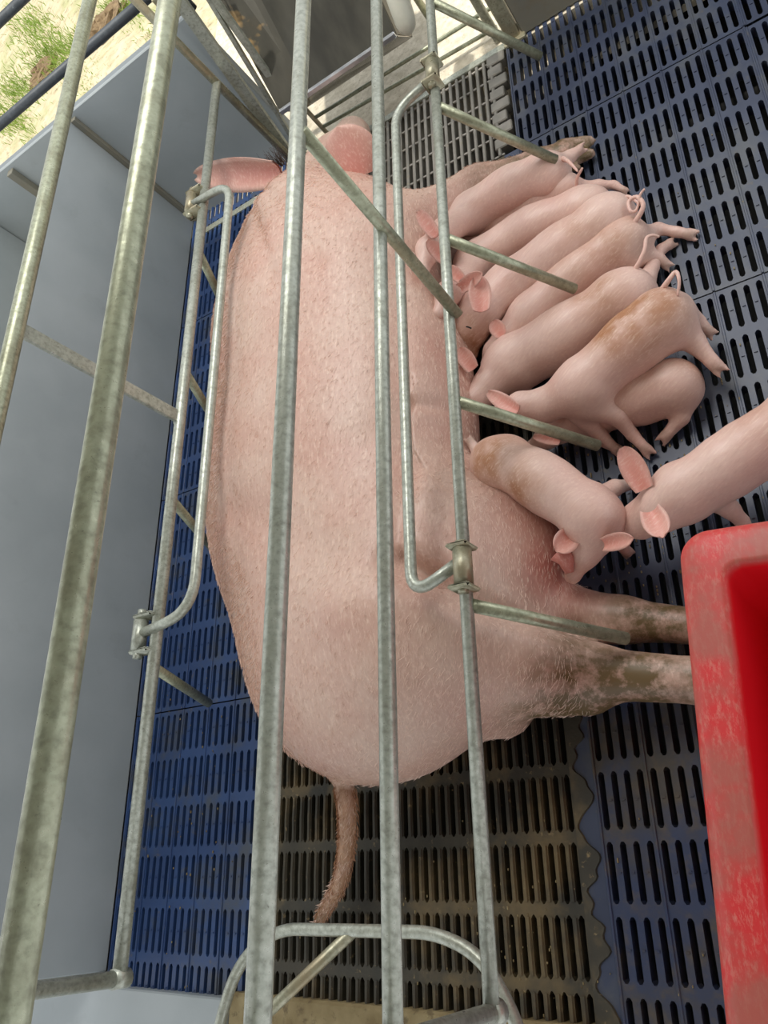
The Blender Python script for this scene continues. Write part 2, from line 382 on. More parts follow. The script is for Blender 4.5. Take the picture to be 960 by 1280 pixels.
# ------------------------------------------------------------------ pen walls
tag(MB().box((-1.962, -0.235, 0.0), (-1.922, 2.352, 0.578), .004).build('wall_left', PANEL, None, False), kind='structure')
tag(MB().box((-2.62, 2.352, -0.06), (-1.335, 2.392, 0.578), .004).build('wall_front', PANEL, None, False), kind='structure')
tag(MB().box((-0.50, 2.245, -0.0), (0.9, 2.285, 0.55), .004).build('wall_front', PANEL_OLD, None, False), kind='structure')
tag(MB().box((-1.922, 2.336, 0.0), (-1.90, 2.352, 0.56), .002).build('trim_2', PANEL_OLD, None, False), kind='structure')
tag(MB().box((-2.30, 2.325, 0.0), (-2.27, 2.352, 0.56), .002).build('trim_3', PANEL_OLD, None, False), kind='structure')
# board across the rear of the side strip, and a mud-caked ledge behind the sow
tag(MB().box((-2.6, -0.75, -0.02), (-1.461, -0.262, 0.03), .004).build('trim_4', PANEL, None, False), kind='structure')
tag(MB().box((-1.46, -0.75, -0.04), (-0.6, -0.25, 0.022), .006).build('trim_5', MUCK, None, False), kind='structure')
# neighbouring pen floor
tag(MB().box((-4.2, -0.5, -0.06), (-1.965, 2.35, -0.02)).build('floor', CONC, None, False), kind='structure')
o = empty('neighbouring_pen_panel', (-2.62, 2.0, 0), 'grey plastic panel of the next pen at the far left edge', 'panel')
MB().box((-2.6, 1.75, 0), (-2.57, 2.35, 0.5), .004).build('board', PANEL, o, False)
MB().tube([(-2.585, 1.74, 0), (-2.585, 1.74, 0.56)], .012).build('post', GALV_D, o)

# ------------------------------------------------------------------ right side panel of the crate
XR, XL = -0.58, -1.35
o = empty('crate_side_panel', (XR, 0.9, 0), 'four-rail galvanised crate side with outward stubs reaching over the nursing piglets', 'crate side panel')
for z, r, m in ((0.42, .0113, GALV), (0.653, .0120, GALV), (0.873, .0132, GALV), (1.125, .0146, GALV_D)):
    MB().tube([(XR, -0.19 if z < .5 else -0.6, z), (XR, 2.35, z)], r, 20).build('rail', m, o)
MB().tube([(XR, -0.178, .42), (XR, -0.178, 1.2)], .0125).build('post', GALV, o)
MB().tube([(XR, -0.178, .405), (XR, -0.178, .425)], [.018, .015], 14).build('weld', GALV, o)
MB().tube([(XR, 2.3, 0.0), (XR, 2.3, 1.2)], .014).build('post', GALV, o)
MB().tube([(XR, -.55, 0.0), (XR, -.55, 1.2)], .014).build('post', GALV, o)
MB().tube([(XR + .008, 1.027, .873), (XR + .016, 0.972, .415)], .0115, 16, True, 0, .7).build('brace', GALV_D, o)
for y in (0.387, 0.777, 1.168, 1.559, 1.93):
    MB().tube([(XR + .006, y, .416), (XR + .168, y - .025, .15)], .0115, 16).build('stub', GALV_D, o)
sb = MB().tube([(XR - .004, 1.66, .42), (-.688, 1.62, .425), (-.683, 0.42, .425), (XR - .008, 0.462, .425)], .0108, 16, True, .09).build('swing_bar', GALV, o)
def clamp(parent, x, y, z, m, side=1, big=1.0):
    MB().tube([(x + side * .002, y - .031 * big, z + .012), (x + side * .002, y + .031 * big, z + .012)], .0165, 18).build('hinge_sleeve', m, parent)
    for s in (-1, 1):
        mb = MB(); yy = y + s * .036 * big
        mb.box((x - .021, yy - .004, z - .014), (x + .021, yy + .004, z + .032), .004)
        mb.tube([(x, yy, z + .012), (x, yy + s * .009, z + .012)], .0105, 6)
        mb.build('hinge_nut', m, parent)
clamp(sb, XR + .004, 0.448, .425, GALV_R); clamp(sb, XR + .002, 1.655, .425, GALV_R)

# ------------------------------------------------------------------ left side panel of the crate
o = empty('crate_side_panel', (XL, 0.9, 0), 'galvanised crate side standing left of the sow beside the grey panel', 'crate side panel')
MB().tube([(XL + .003, -0.176, .42), (XL, 2.24, .42)], .0138, 18).build('rail', GALV, o)
MB().tube([(XL, -0.6, .858), (XL, 2.9, .858)], .0175, 20).build('rail', GALV_D, o)
MB().tube([(XL + .004, -0.178, .405), (XL - .002, -0.178, 1.2)], .0145, 16).build('post', GALV, o)
MB().tube([(XL + .004, -0.178, .402), (XL + .004, -0.178, .436)], [.017, .0175], 12).build('weld', GALV, o)
MB().tube([(XL, 2.24, .0), (XL, 2.24, 1.2)], .0135, 16).build('post', GALV_R, o)
MB().box((XL - .006, 1.005, .43), (XL + .006, 1.038, .86), .002).build('upright', GALV, o, False)
MB().box((XL - .012, 1.000, .405), (XL + .004, 1.044, .432), .004).build('weld', GALV, o, False)
for y in (0.40, 0.80, 1.16, 1.56):
    MB().tube([(XL - .004, y, .415), (XL - .165, y - .01, .10)], .0115, 16).build('stub', GALV_D, o)
sb = MB().tube([(XL - .03, 1.735, .435), (-1.232, 1.735, .43), (-1.228, 0.50, .43), (XL - .03, 0.474, .435)], .0115, 16, True, .085).build('swing_bar', GALV, o)
for y, m in ((0.474, GALV), (1.745, GALV_R)):
    MB().tube([(XL - .036, y - .038, .435), (XL - .036, y + .03, .435)], .0165, 16).build('hinge_sleeve', m, sb)
    for s in (-1, 1):
        mb = MB().box((XL - .055, y + s * .04 - .005, .412), (XL + .006, y + s * .04 + .005, .448), .004)
        mb.tube([(XL - .036, y + s * .04, .435), (XL - .036, y + s * .055, .435)], .010, 6)
        mb.build('hinge_lug', m, sb)

# ------------------------------------------------------------------ rear hoop gate
o = empty('rear_hoop_gate', (-0.9, -0.15, 0.0), 'bent galvanised hoop with diagonal brace closing the crate behind the sow', 'gate')
MB().tube([(-1.225, -.40, .30), (-1.205, -.255, .30), (-1.165, -.155, .30), (-1.075, -.098, .30), (-.735, -.095, .30), (-.655, -.125, .30), (-.60, -.21, .30), (-.57, -.40, .30)], .0105, 16, True, .06).build('hoop', GALV, o)
MB().tube([(-1.27, -.355, .298), (-0.897, -.094, .298)], .0105, 14).build('brace', GALV_R, o)
for x in (-1.225, -.57): MB().tube([(x, -.40, .31), (x, -.40, 0.0)], .0115, 14).build('leg', GALV, o)

# ------------------------------------------------------------------ dark rail along the front of the pens
o = empty('dark_rail', (-2.2, 2.35, 0), 'dark grey pipe crossing above the front panel at upper left', 'rail')
a = aty(-150, 255, 2.37); b = aty(200, -12, 2.37)
MB().tube([(a[0] - .6, 2.37, .695), (-1.2, 2.37, .672)], .0165, 18).build('pipe', DARKPIPE, o)
MB().tube([(-3.0, 2.37, .70), (-3.0, 2.37, -.06)], .0165, 14).build('post', DARKPIPE, o)
MB().tube([(-1.31, 2.37, .674), (-1.31, 2.37, .57)], .0165, 14).build('post', DARKPIPE, o)
o = empty('upper_dark_rail', (-2.6, 2.7, 0), 'dark pipe cutting the top left corner, higher than the other', 'rail')
p1 = aty(0, 24, 2.6); p2 = aty(34, -6, 2.6)
MB().tube([(p1[0] - .8, 2.6, p1[2] + .01), (p2[0] + .05, 2.6, p2[2])], .0165, 16).build('pipe', DARKPIPE, o)
MB().tube([(p1[0] - .75, 2.6, p1[2]), (p1[0] - .75, 2.6, -.06)], .0165, 14).build('post', DARKPIPE, o)

# front frame of the crate: two flat uprights standing before the trough
o = empty('crate_front_frame', (-1.2, 2.25, 0), 'flat stained steel uprights of the crate front beside the trough', 'frame')
for (a, b, w) in (((346, 172), (238, 20), .019), ((352, 150), (262, 0), .006), ((330, 85), (262, -10), .010)):
    A = aty(a[0], a[1], 2.27); B = aty(b[0], b[1], 2.27)
    A = A + (A - B) * .25; B = B + (B - A) * .3
    d = (B - A); d /= np.linalg.norm(d); n_ = np.cross(d, [0, 1, 0])
    mb = MB(); vs = []
    for P in (A, B):
        for sx, sy in ((-1, -.008), (1, -.008), (1, .008), (-1, .008)): vs.append(P + n_ * w * sx + np.array([0, sy, 0]))
    mb.add(vs, [(0, 1, 2, 3), (7, 6, 5, 4), (0, 4, 5, 1), (1, 5, 6, 2), (2, 6, 7, 3), (3, 7, 4, 0)]); mb.build('upright', GALV, o, False)
mb = MB().box((-1.33, 2.262, .62), (-1.29, 2.29, .70), .003); mb.build('bracket', GALV_R, o, False)

# ------------------------------------------------------------------ feed trough
o = empty('feed_trough', (-1.0, 2.4, 0.0), 'stained steel sheet feeding trough above the sow head at the top', 'feeder')
T = lambda x, y, z: (x, y, z)
xa, xf, xb = -1.232, -1.12, -0.79
prof = [(2.20, .252), (2.60, .74)]
V = [(xa, 2.20, .262), (xf, 2.215, .250), (xb, 2.20, .246), (xa - .02, 2.62, .80), (xf - .03, 2.66, .78), (xb, 2.62, .80)]
V2 = [(x, y + .004, z - .003) for x, y, z in V]
MB().add(V + V2, [(0, 1, 4, 3), (1, 2, 5, 4), (7, 6, 9, 10), (8, 7, 10, 11), (0, 3, 9, 6), (2, 8, 11, 5), (0, 6, 7, 1), (1, 7, 8, 2)]).build('back_plate', FEED, o, False)
MB().box((xa, 2.187, .244), (xb, 2.2, .262), .003).build('rim', FEED_EDGE, o, False)
MB().add([(xa, 2.2, .25), (xb, 2.2, .24), (xb, 2.30, .155), (xa, 2.30, .155), (xa, 2.204, .25), (xb, 2.204, .24), (xb, 2.304, .155), (xa, 2.304, .155)],
         [(0, 3, 2, 1), (4, 5, 6, 7), (0, 1, 5, 4), (2, 3, 7, 6), (1, 2, 6, 5), (3, 0, 4, 7)]).build('pan', STEEL_REF, o, False)
for x in (xa, xb - .004):
    MB().add([(x, 2.2, .25), (x, 2.3, .155), (x, 2.7, .155), (x, 2.7, .8), (x, 2.62, .8), (x + .004, 2.2, .25), (x + .004, 2.3, .155), (x + .004, 2.7, .155), (x + .004, 2.7, .8), (x + .004, 2.62, .8)],
             [(0, 1, 2, 3, 4), (9, 8, 7, 6, 5), (0, 5, 6, 1), (1, 6, 7, 2), (2, 7, 8, 3), (3, 8, 9, 4), (4, 9, 5, 0)]).build('end_plate', FEED, o, False)
for x in (xa + .02, xb - .02): MB().tube([(x, 2.6, .16), (x, 2.6, -.008)], .012).build('leg', GALV_D, o)
# feed drop tube
o = empty('drop_tube', (-0.76, 2.4, 0.0), 'off-white rounded plastic drop tube hanging beside the trough', 'pipe')
A = aty(506, 24, 2.15); B = aty(484, -40, 2.20)
d = (B - A); pts = []; rr = []
for k in range(7):
    a_ = math.pi / 2 * k / 6; pts.append(A - d / np.linalg.norm(d) * .040 * math.cos(a_)); rr.append(.030 * max(.08, math.sin(a_)))
pts.append(B + d * 1.2); rr.append(.033)
MB().tube(pts, rr, 20).build('tube', PVCW, o)
MB().tube([B + d * 1.0, B + d * 1.15], .038, 20).build('collar', PVCW, o)
# low front rails
o = empty('front_rails', (-0.8, 2.36, 0.0), 'pair of thin dark rails over pale concrete in front of the slats', 'rail')
for (q1, q2) in (((392, 148), (575, 34)), ((401, 160), (584, 55))):
    A = aty(*q1, 2.33); B = aty(*q2, 2.33); d = B - A
    MB().tube([A, B + d * .18], .0065, 10).build('rail', GALV_D, o)
A = aty(388, 143, 2.33); B = aty(414, 172, 2.33); MB().tube([A + (A - B) * .4, B, (B[0] + .02, 2.33, -.008)], .008, 10, True, .01).build('end_post', GALV_R, o)
# stained pale post and board at the top centre
o = empty('corner_post', (-0.55, 2.3, 0.0), 'rusty corner post where the front panel meets the rails', 'post')
MB().box((-.545, 2.24, 0), (-.505, 2.29, .6), .004).build('post', GALV_R, o, False)
MB().box((-.56, 2.228, .0), (-.49, 2.3, .012), .003).build('foot_plate', GALV_R, o, False)

# ------------------------------------------------------------------ red plastic tub
def rrect(hx, hy, r, n=8):
    pts = []
    for (sx, sy, a0) in ((1, 1, 0), (-1, 1, 90), (-1, -1, 180), (1, -1, 270)):
        for k in range(n + 1):
            a = math.radians(a0 + 90 * k / n); pts.append((sx * (hx - r) + r * math.cos(a), sy * (hy - r) + r * math.sin(a)))
    return pts
ZT = 0.55
corner = at(843, 664, ZT); cL2 = at(903, 1280, ZT)
dv = np.array([corner[0] - cL2[0], corner[1] - cL2[1]]); ang = math.atan2(dv[0], dv[1])   # yaw of the long side
hx, hy = 0.235, 0.33
ca, sa = math.cos(-ang), math.sin(-ang)
def loc(x, y): return (x * ca - y * sa, x * sa + y * ca)
off = loc(-hx, hy); cx, cy = corner[0] - off[0], corner[1] - off[1]
rings = [(-.055, 0.0, .03, 0), (-.045, .002, .035, 0), (-.012, ZT - .075, .035, 0), (-.004, ZT - .07, .035, .2), (0.0, ZT - .062, .036, 1), (0.0, ZT - .016, .036, 1), (-.004, ZT - .008, .034, 1), (-.010, ZT - .003, .032, 1),
         (-.016, ZT, .030, 1), (-.040, ZT, .024, 1), (-.046, ZT + .001, .022, 1), (-.050, ZT + .0005, .022, 1), (-.054, ZT - .004, .020, .4), (-.056, ZT - .012, .020, 0), (-.066, .18, .02, 0), (-.072, .02, .02, 0), (-.10, .014, .02, 0)]
V = []; Fc = []; wear = []
N_ = 36
for (dd, z, r, wv) in rings:
    for (x, y) in rrect(hx + dd, hy + dd, max(r, .006)):
        X, Y_ = loc(x, y); V.append((cx + X, cy + Y_, z)); wear.append(wv)
for i in range(len(rings) - 1):
    for k in range(N_): k2 = (k + 1) % N_; Fc.append((i * N_ + k, i * N_ + k2, (i + 1) * N_ + k2, (i + 1) * N_ + k))
Fc.append([(len(rings) - 1) * N_ + k for k in range(N_)]); Fc.append([k for k in range(N_)][::-1])
tag(make('plastic_tub', V, Fc, RED, None, True, {'wear': wear}), 'red plastic tub with scuffed wide rim standing at the lower right', 'tub')

# ------------------------------------------------------------------ organic bodies
def sdf_mesh(prims, h, pad=0.03, iso=0.0):
    """prims: ('c', a, b, ra, rb, k) tapered capsule; ('e', c, r, yaw, k) ellipsoid; ('-', a, b, r, k) groove"""
    lo = np.full(3, 1e9); hi = -lo
    for p in prims:
        if p[0] == 'c':
            for q, r in ((p[1], p[3]), (p[2], p[4])): lo = np.minimum(lo, np.array(q) - r); hi = np.maximum(hi, np.array(q) + r)
        elif p[0] == 'e':
            m = max(p[2][:2]); rr = np.array([m, m, p[2][2]]); lo = np.minimum(lo, np.array(p[1]) - rr); hi = np.maximum(hi, np.array(p[1]) + rr)
    lo -= pad; hi += pad
    nx, ny, nz = [int(math.ceil((hi[i] - lo[i]) / h)) + 1 for i in range(3)]
    gx = (lo[0] + h * np.arange(nx))[:, None, None].astype(np.float32); gy = (lo[1] + h * np.arange(ny))[None, :, None].astype(np.float32); gz_ = (lo[2] + h * np.arange(nz))[None, None, :].astype(np.float32)
    D = None
    for p in prims:
        if p[0] in 'c-':
            a = np.array(p[1], float); b = np.array(p[2], float)
            ra, rb = (p[3], p[4]) if p[0] == 'c' else (p[3], p[3]); k = p[5] if p[0] == 'c' else p[4]
            ba = b - a; L = ba.dot(ba) + 1e-12
            t = np.clip(((gx - a[0]) * ba[0] + (gy - a[1]) * ba[1] + (gz_ - a[2]) * ba[2]) / L, 0, 1)
            d = np.sqrt((gx - a[0] - t * ba[0]) ** 2 + (gy - a[1] - t * ba[1]) ** 2 + (gz_ - a[2] - t * ba[2]) ** 2) - (ra + (rb - ra) * t)
        else:
            c = p[1]; r = p[2]; yw = p[3]; k = p[4]; cc, ss = math.cos(yw), math.sin(yw)
            X = (gx - c[0]) * cc + (gy - c[1]) * ss; Yv = -(gx - c[0]) * ss + (gy - c[1]) * cc; Z = gz_ - c[2]
            k0 = np.sqrt((X / r[0]) ** 2 + (Yv / r[1]) ** 2 + (Z / r[2]) ** 2); k1 = np.sqrt((X / r[0] ** 2) ** 2 + (Yv / r[1] ** 2) ** 2 + (Z / r[2] ** 2) ** 2) + 1e-9
            d = k0 * (k0 - 1) / k1
        if D is None: D = d + 0 * (gx + gy + gz_)
        elif p[0] == '-':
            hh = np.clip(0.5 - 0.5 * (D + d) / k, 0, 1); D = D * (1 - hh) + (-d) * hh + k * hh * (1 - hh)
        else:
            hh = np.clip(0.5 + 0.5 * (D - d) / k, 0, 1); D = D * (1 - hh) + d * hh - k * hh * (1 - hh)
    D = D - iso
    return surface_nets(D, lo, h)
def surface_nets(D, lo, h):
    ins = D < 0; nx, ny, nz = D.shape
    cnt = np.zeros((nx - 1, ny - 1, nz - 1), np.float32); acc = np.zeros((nx - 1, ny - 1, nz - 1, 3), np.float32)
    C = [(i, j, k) for i in (0, 1) for j in (0, 1) for k in (0, 1)]
    sl = lambda c, A: A[c[0]:nx - 1 + c[0], c[1]:ny - 1 + c[1], c[2]:nz - 1 + c[2]]
    for ci in range(8):
        for ax in range(3):
            a = C[ci]
            if a[ax]: continue
            b = list(a); b[ax] = 1; b = tuple(b)
            da = sl(a, D); db = sl(b, D); cr = (da < 0) != (db < 0)
            t = np.where(cr, da / np.where(cr, da - db, 1), 0)
            for q in range(3):
                acc[..., q] += np.where(cr, a[q] + (t if q == ax else 0), 0)
            cnt += cr
    m = cnt > 0; idx = -np.ones(m.shape, np.int64); idx[m] = np.arange(m.sum())
    I, J, K = np.nonzero(m); V = (np.stack([I, J, K], 1) + acc[m] / cnt[m][:, None]) * h + lo
    Fc = []
    for ax in range(3):
        o1, o2 = [(1, 2), (2, 0), (0, 1)][ax]
        sA = [slice(1, -1)] * 3; sB = [slice(1, -1)] * 3; sA[ax] = slice(0, -1); sB[ax] = slice(1, None)
        a = ins[tuple(sA)]; b = ins[tuple(sB)]; cr = a != b
        P = np.argwhere(cr); base = P.copy(); base[:, o1] += 1; base[:, o2] += 1
        def g(d1, d2):
            q = base.copy(); q[:, o1] -= d1; q[:, o2] -= d2; return idx[q[:, 0], q[:, 1], q[:, 2]]
        Q = np.stack([g(1, 1), g(0, 1), g(0, 0), g(1, 0)], 1); fl = ~a[cr]
        Q[fl] = Q[fl][:, ::-1]; Fc.append(Q)
    Fc = np.concatenate(Fc)
    # relax
    n = len(V); e = np.concatenate([Fc[:, [0, 1]], Fc[:, [1, 2]], Fc[:, [2, 3]], Fc[:, [3, 0]]]); e = np.concatenate([e, e[:, ::-1]])
    for it in range(2):
        s = np.zeros((n, 3)); c = np.zeros(n); np.add.at(s, e[:, 0], V[e[:, 1]]); np.add.at(c, e[:, 0], 1)
        V = V * .5 + .5 * s / c[:, None]
    return V, Fc
def ear(base, tip, width, face, cup=0.35, n=16, m=7, th=0.0022, point=0.75):
    """leaf-shaped ear: from base to tip, opening towards the direction 'face'"""
    base = np.array(base, float); tip = np.array(tip, float); ax = tip - base; L = np.linalg.norm(ax); axn = ax / L
    fc = np.array(face, float); fc = fc - axn * fc.dot(axn); fc /= np.linalg.norm(fc); sd = np.cross(axn, fc)
    V = []
    for layer in (0, 1):
        for i in range(n + 1):
            t = 1 - (1 - i / n) ** 1.8; w = width * .5 * (math.sqrt(max(0.0, 1 - ((t - .45) / .56) ** 2)) if t > .45 else .72 + .28 * math.sin(t / .45 * math.pi / 2)); w = max(w, .08 * width)
            bend = .22 * L * t * t
            for j in range(m):
                s = (j / (m - 1)) * 2 - 1
                c_ = cup * width * (s * s) * (1 - .5 * t)
                V.append(base + ax * t + sd * w * s + fc * (c_ + bend * .35 - (th if layer else -th)))
    Fc = []; A = (n + 1) * m
    for i in range(n):
        for j in range(m - 1):
            q = i * m + j; Fc.append((q, q + 1, q + m + 1, q + m)); Fc.append((A + q, A + q + m, A + q + m + 1, A + q + 1))
    rim = [i * m for i in range(n + 1)] + [n * m + j for j in range(1, m)] + [i * m + m - 1 for i in range(n - 1, -1, -1)]
    for a, b in zip(rim[:-1], rim[1:]): Fc.append((a, b, A + b, A + a))
    return V, Fc, th
TOCAM = None
def pig_mesh(name, prims, h, ears, mat, label, cat, group=None, brown=(), dirt=(), pink=(), extra_tubes=(), folds=(), earpink=None):
    V, Fc = sdf_mesh(prims, h); V = V.astype(float); n0 = len(V)
    for line, w, dep, zmin in folds:      # skin folds: shallow valleys (or ridges) along a line seen from above
        L = np.array(line, float)[:, :2]; dmin = np.full(n0, 9.0)
        for a, b in zip(L[:-1], L[1:]):
            ba = b - a; t = np.clip(((V[:, :2] - a) @ ba) / (ba @ ba + 1e-12), 0, 1); dmin = np.minimum(dmin, np.linalg.norm(V[:, :2] - a - t[:, None] * ba, axis=1))
        V[:, 2] -= np.where(V[:, 2] > zmin, dep * np.exp(-(dmin / w) ** 2), 0)
    br = np.zeros(n0); di = np.zeros(n0); pk = np.zeros(n0)
    for arr, lst in ((br, brown), (di, dirt), (pk, pink)):
        for c, r, s in lst:
            d = np.linalg.norm(V - np.array(c), axis=1); arr[:] = np.maximum(arr, s * np.clip(1.3 - 1.3 * d / r, 0, 1))
    Vl = [V]; Fl = [list(f) for f in Fc.tolist()]; k = n0; B = [br]; Dd = [di]; Pk = [pk]
    for e in ears:
        ev, ef, _ = ear(*e[:4], **(e[4] if len(e) > 4 else {})); Vl.append(np.array(ev)); Fl += [[i + k for i in f] for f in ef]; k += len(ev)
        t = np.ones(len(ev)); B.append(t * 0); Dd.append(t * 0)
        jj = (np.arange(len(ev)) % 7) / 3.0 - 1; ii = ((np.arange(len(ev)) // 7) % (len(ev) // 14)) / (len(ev) / 14.0)
        Pk.append((earpink if earpink is not None else .45) + .6 * np.clip(1 - jj ** 2 * 1.3, 0, 1) * np.clip(1.1 - ii * 1.2, 0, 1))
    for pts, rs, pv in extra_tubes:
        mb = MB().tube(pts, rs, 12); Vl.append(np.array(mb.V)); Fl += [[i + k for i in f] for f in mb.F]; k += len(mb.V)
        t = np.ones(len(mb.V)); B.append(t * 0); Dd.append(t * 0); Pk.append(t * pv)
    VV = np.concatenate(Vl)
    o = make(name, VV, Fl, mat, None, True, {'brown': np.concatenate(B), 'dirt': np.concatenate(Dd), 'pink': np.concatenate(Pk)})
    return tag(o, label, cat, group), V, Fc

def spl(pts, n=20):
    P = np.array(pts, float); m = len(P); out = []
    for i in range(m - 1):
        p0 = P[max(i - 1, 0)]; p1 = P[i]; p2 = P[i + 1]; p3 = P[min(i + 2, m - 1)]
        for k in range(n // (m - 1) + 1):
            t = k / (n // (m - 1) + 1)
            out.append(.5 * ((2 * p1) + (-p0 + p2) * t + (2 * p0 - 5 * p1 + 4 * p2 - p3) * t * t + (-p0 + 3 * p1 - 3 * p2 + p3) * t ** 3))
    out.append(P[-1]); return out

# ------------------------------------------------------------------ the sow
K = .07
sow = [('e', (-.915, .50, .195), (.345, .355, .200), 0, K),
       ('e', (-1.06, .98, .200), (.360, .60, .205), 0, K),
       ('e', (-1.09, 1.38, .205), (.350, .40, .200), 0, .06),
       ('e', (-.88, .95, .14), (.20, .50, .125), 0, .05),
       ('e', (-.70, .60, .13), (.185, .22, .125), 0, .04),
       ('e', (-1.16, 1.60, .18), (.28, .28, .155), 0, .06),
       ('c', (-1.17, 1.76, .17), (-1.12, 2.02, .10), .15, .09, .07),
       ('c', (-1.12, 2.02, .10), (-1.08, 2.16, .07), .085, .060, .05),
       ('c', (-.80, .40, .24), (-.60, .338, .165), .150, .080, .07),        # upper thigh
       ('c', (-.80, .33, .13), tuple(at(628, 882, .11)), .11, .062, .04),
       ('c', (-.60, .338, .165), (-.49, .318, .115), .078, .050, .05),
       ('c', (-.555, .30, .12), (-.51, .285, .10), .052, .04, .03),         # hock
       ('c', (-.49, .318, .110), (-.30, .283, .080), .048, .040, .03),
       ('c', (-.30, .283, .080), (-.235, .275, .05), .040, .030, .02),
       ('c', (-.62, .47, .08), (-.44, .425, .055), .075, .040, .05),        # lower hind leg
       ('c', (-.44, .425, .055), (-.26, .375, .045), .040, .032, .03),
       ('c', (-.88, 1.46, .19), tuple(at(598, 238, .09)), .115, .058, .07),      # foreleg
       ('c', tuple(at(598, 238, .09)), tuple(at(672, 207, .055)), .056, .040, .04),
       ('c', tuple(at(672, 207, .055)), tuple(at(706, 193, .045)), .038, .034, .02),
       ('c', tuple(at(704, 186, .04)), tuple(at(738, 176, .025)), .026, .015, .008), ('c', tuple(at(706, 200, .04)), tuple(at(738, 192, .022)), .026, .015, .008),
       ('c', tuple(at(700, 208, .045)), tuple(at(724, 210, .03)), .015, .010, .006),
       ('-', tuple(at(520, 330, .37)), tuple(at(556, 480, .36)), .012, .03),
       ('-', tuple(at(480, 690, .405)), tuple(at(480, 470, .41)), .012, .05),
       ('-', tuple(at(540, 720, .33)), tuple(at(480, 690, .40)), .012, .05),
       ]
tp = spl([at(425, 955, .17), at(434, 1010, .17), at(433, 1060, .13), at(424, 1105, .09), at(400, 1148, .045)], 20)
for i in range(len(tp) - 1):
    t = i / (len(tp) - 1); sow.append(('c', tuple(tp[i]), tuple(tp[i + 1]), .021 - .009 * t, .021 - .009 * t, .02 if i < 2 else .006))
eA = np.array(at(352, 216, .30)); eB = np.array(at(256, 218, .33))
eC = np.array(at(446, 222, .26)); eD = np.array(at(424, 158, .36))
camd = lambda p: EYE - np.array(p)
ears = [(eA, eB, .098, camd(eA) + np.array([0, -.6, .2]), dict(cup=.30, n=20, th=.004)), (eC, eD, .155, camd(eC) * .4 + np.array([-.5, -.8, 0]), dict(cup=-.2, n=20, th=.004))]
sow_o, SV, SF = pig_mesh('sow', sow, .0095, ears, SKIN_SOW, 'huge pink sow lying on her side across the dark slats nursing piglets', 'sow', None,
    brown=[((-.40, .30, .05), .12, .5), ((-1.03, .05, .15), .18, 1.3), ((-1.12, -.05, .08), .2, 1.5)],
    dirt=[((-.52, .27, .12), .17, 1.5), ((-.42, .26, .13), .15, 1.5), ((-.30, .27, .11), .12, .9), ((-.38, .40, .07), .13, 1.2), ((-.38, .40, .02), .12, .6), (tuple(at(715, 188, .05)), .15, 1.2), (tuple(at(670, 205, .09)), .14, 1.0), (tuple(at(625, 218, .13)), .12, .7), ((-1.19, -.1, .04), .09, .7)],
    pink=[(tuple(at(705, 705, .16)), .11, .9), ((-.52, .6, .15), .2, .35), ((-.56, 1.0, .2), .3, .25), ((-.58, 1.45, .2), .2, .3)],
    earpink=.2, folds=[([at(690, 776, .20), at(640, 766, .26), at(590, 752, .34), at(550, 732, .37), at(515, 712, .38), at(482, 690, .40)], .024, .034, .08),
           ([at(560, 790, .34), at(520, 760, .38), at(470, 745, .40), at(420, 760, .40)],   .06, -.016, .2),
           ([at(474, 455, .40), at(484, 560, .40), at(480, 660, .40)], .022, .014, .3), ([at(505, 470, .39), at(515, 600, .39)], .03, -.008, .3),
           ([at(470, 300, .38), at(474, 380, .39), at(470, 440, .40)], .025, .014, .25), ([at(560, 450, .35), at(520, 470, .37), at(480, 480, .39)], .016, .016, .2),
           ([at(572, 420, .34), at(535, 410, .36), at(516, 395, .37)], .012, .013, .2), ([at(560, 350, .34), at(535, 300, .36), at(520, 260, .36)], .016, .017, .2),
           ([at(545, 350, .36), at(520, 345, .37)], .010, .007, .2), ([at(590, 520, .34), at(540, 545, .38)], .014, .006, .2),
           ([at(310, 250, .30), at(335, 300, .36), at(350, 360, .38)], .020, .008, .2), ([at(330, 235, .30), at(370, 270, .36), at(400, 330, .38)], .018, .007, .2),
           ([at(300, 640, .33), at(350, 660, .39), at(400, 690, .40)], .05, .010, .2), ([at(590, 610, .33), at(600, 690, .3)], .05, -.012, .15)],
    extra_tubes=[([at(697, 690, .2), at(708, 700, .19), at(712, 716, .18)], [.02, .016, .008], .9)])
# bristles
v0 = SV[SF[:, 0]]; v1 = SV[SF[:, 1]]; v3 = SV[SF[:, 3]]
NF = np.cross(v1 - v0, v3 - v0); NF /= np.linalg.norm(NF, axis=1)[:, None] + 1e-12
ok = (NF[:, 2] > -.15) & (v0[:, 0] < -.50) & (v0[:, 1] < 1.9)
cand = np.nonzero(ok)[0]
def strands(parent, name, count, L, w, mat, fac, sel, flow):
    mb = []; Fb = []
    pick = rng.choice(sel, count); V = np.zeros((count * 4, 3)); 
    for q, f in enumerate(pick):
        p = v0[f] + (v1[f] - v0[f]) * rng.uniform() + (v3[f] - v0[f]) * rng.uniform(); nn = NF[f]
        fl = np.array(flow) + rng.normal(0, .3, 3); fl = fl - nn * fl.dot(nn); fl /= np.linalg.norm(fl) + 1e-9
        l = L * rng.uniform(.6, 1.3); s = np.cross(nn, fl) * w
        V[q * 4] = p - s; V[q * 4 + 1] = p + s; m = p + fl * l * .5 + nn * l * fac; V[q * 4 + 2] = m + s * .7; e = p + fl * l + nn * l * fac * 1.3; V[q * 4 + 3] = e
        Fb.append((q * 4, q * 4 + 1, q * 4 + 2)); Fb.append((q * 4, q * 4 + 2, q * 4 + 3))
    o = sub(name, V, Fb, mat, parent, True); o['kind'] = 'stuff'; return o
strands(sow_o, 'bristles', 24000, .013, .0002, HAIRM, .14, cand, (-.35, -1, 0))
